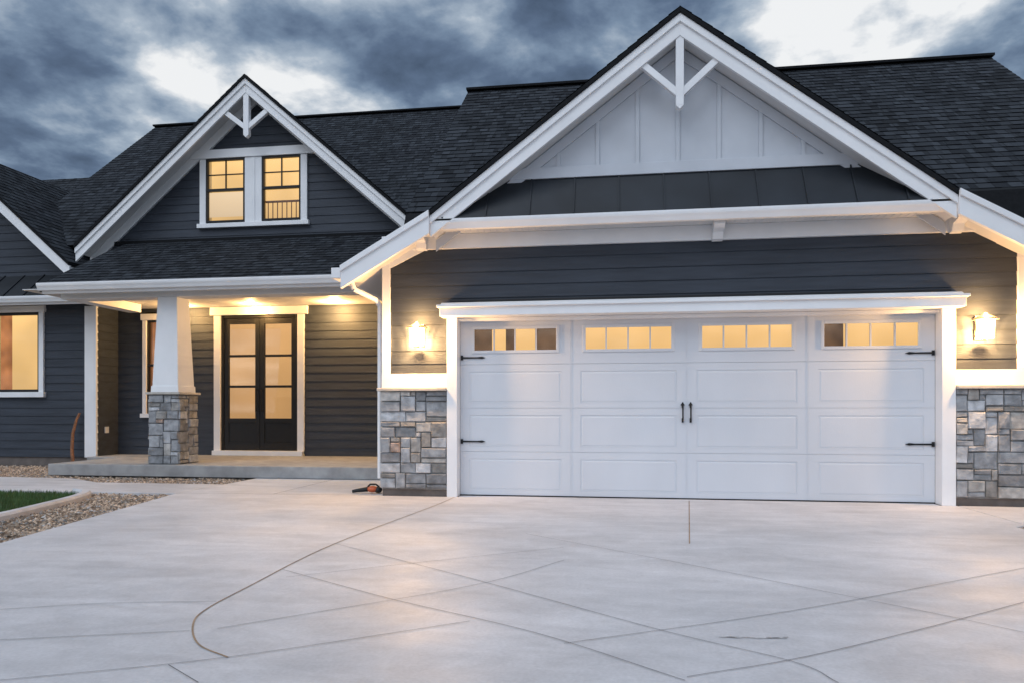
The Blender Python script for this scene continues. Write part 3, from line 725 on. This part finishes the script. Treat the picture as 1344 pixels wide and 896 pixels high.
# ============================================================ tree
def tree(x,y,H,R):
    e=empty('tree'); b=MB(); r=random.Random(9)
    b.cyl((x,y,-.1),(x+.1,y,H*.5),.28,.16,12); b.cyl((x+.1,y,H*.5),(x,y,H*.92),.16,.04,10)
    lb=MB(); 
    for k in range(46):
        z0=H*r.uniform(.35,.88); a=r.random()*6.28; rad=R*r.uniform(.4,1.0)*(1.15-.5*abs(z0/H-.6)*2)
        p=Vector((x+math.cos(a)*rad,y+math.sin(a)*rad,z0+r.uniform(.3,1.3)))
        b.cyl((x+.05,y,z0),p,.05,.012,6)
        for c in range(5):
            cc=p+Vector((r.gauss(0,.38),r.gauss(0,.38),r.gauss(0,.38)))
            for j in range(80):
                d=Vector((r.gauss(0,.26),r.gauss(0,.26),r.gauss(0,.22))); q=cc+d; s=r.uniform(.04,.08)
                u=Vector((r.gauss(0,1),r.gauss(0,1),r.gauss(0,1))).normalized(); w=u.orthogonal().normalized()
                lb.face([q-u*s,q+w*s*.5,q+u*s,q-w*s*.5])
    b.make('trunk_and_limbs',BARK,e); lb.make('foliage',LEAF,e,fixn=False)
tree(13.95,25,12.0,2.4)

# ============================================================ world
w=D.worlds.new('World'); scene.world=w; w.use_nodes=True; nt=w.node_tree; L=nt.links
for n in list(nt.nodes): nt.nodes.remove(n)
out=N(nt,'ShaderNodeOutputWorld'); bg=N(nt,'ShaderNodeBackground'); L.new(bg.outputs[0],out.inputs[0]); bg.inputs[1].default_value=.1
sky=N(nt,'ShaderNodeTexSky'); sky.sky_type='NISHITA'; sky.sun_disc=False; sky.sun_elevation=math.radians(6); sky.sun_rotation=math.radians(195)
tc=N(nt,'ShaderNodeTexCoord'); sp=N(nt,'ShaderNodeSeparateXYZ'); L.new(tc.outputs['Generated'],sp.inputs[0])
def M(op,a,b=None,c=None):
    n=N(nt,'ShaderNodeMath',operation=op)
    for i,v in enumerate((a,b,c)):
        if v is None: continue
        if isinstance(v,(int,float)): n.inputs[i].default_value=v
        else: L.new(v,n.inputs[i])
    return n.outputs[0]
zz=M('ADD',M('MAXIMUM',sp.outputs[2],0),.22)
cb=N(nt,'ShaderNodeCombineXYZ'); L.new(M('DIVIDE',sp.outputs[0],zz),cb.inputs[0]); L.new(M('DIVIDE',sp.outputs[1],zz),cb.inputs[1])
mp=N(nt,'ShaderNodeMapping'); mp.inputs['Location'].default_value=(1.3,7.4,0); mp.inputs['Rotation'].default_value=(0,0,.15); L.new(cb.outputs[0],mp.inputs[0])
def wn(s,d,ro,di):
    n=N(nt,'ShaderNodeTexNoise'); n.inputs['Scale'].default_value=s; n.inputs['Detail'].default_value=d; n.inputs['Roughness'].default_value=ro; n.inputs['Distortion'].default_value=di
    L.new(mp.outputs[0],n.inputs['Vector']); return n.outputs[0]
val=M('ADD',M('MULTIPLY',wn(1.6,2,.45,.0),.5),M('MULTIPLY',wn(4.2,9,.55,.1),.5))
cr=N(nt,'ShaderNodeValToRGB'); L.new(val,cr.inputs[0])
els=cr.color_ramp.elements; els[0].position=.385; els[0].color=(.06,.09,.15,1); els[1].position=.595; els[1].color=(.95,.96,.97,1)
for p,c in ((.445,(.11,.16,.255,1)),(.49,(.20,.275,.39,1)),(.54,(.42,.50,.60,1))):
    q_=els.new(p); q_.color=c
mx=N(nt,'ShaderNodeMixRGB'); mx.blend_type='ADD'; mx.inputs[0].default_value=1
k1=N(nt,'ShaderNodeVectorMath',operation='SCALE'); L.new(cr.outputs[0],k1.inputs[0])
back=M('MAXIMUM',M('MULTIPLY',sp.outputs[1],-1),0)
zen=M('MAXIMUM',M('SUBTRACT',sp.outputs[2],.5),0)
L.new(M('ADD',M('MULTIPLY',zen,12.0),M('MULTIPLY_ADD',back,12.0,9.0)),k1.inputs['Scale'])
k2=N(nt,'ShaderNodeVectorMath',operation='SCALE'); L.new(sky.outputs[0],k2.inputs[0]); k2.inputs['Scale'].default_value=.1
L.new(k1.outputs[0],mx.inputs[1]); L.new(k2.outputs[0],mx.inputs[2]); L.new(mx.outputs[0],bg.inputs[0])
s=D.lights.new('sun','SUN'); s.energy=1.15; s.angle=math.radians(40); s.color=(.91,.95,1)
so=D.objects.new('sun',s); col.objects.link(so)
so.rotation_euler=Vector((.3,.65,-.85)).to_track_quat('-Z','Y').to_euler()

# ============================================================ camera
c=D.cameras.new('camera'); co=D.objects.new('camera',c); col.objects.link(co); scene.camera=co
co.location=(0,0,1.03); co.rotation_euler=(math.radians(90),0,math.asin(.146)); c.sensor_width=36; c.lens=950/1344*36; c.shift_y=90/1344; c.clip_end=2000; c.clip_start=.05
scene.view_settings.view_transform='Standard'; scene.view_settings.look='None'; scene.view_settings.exposure=0
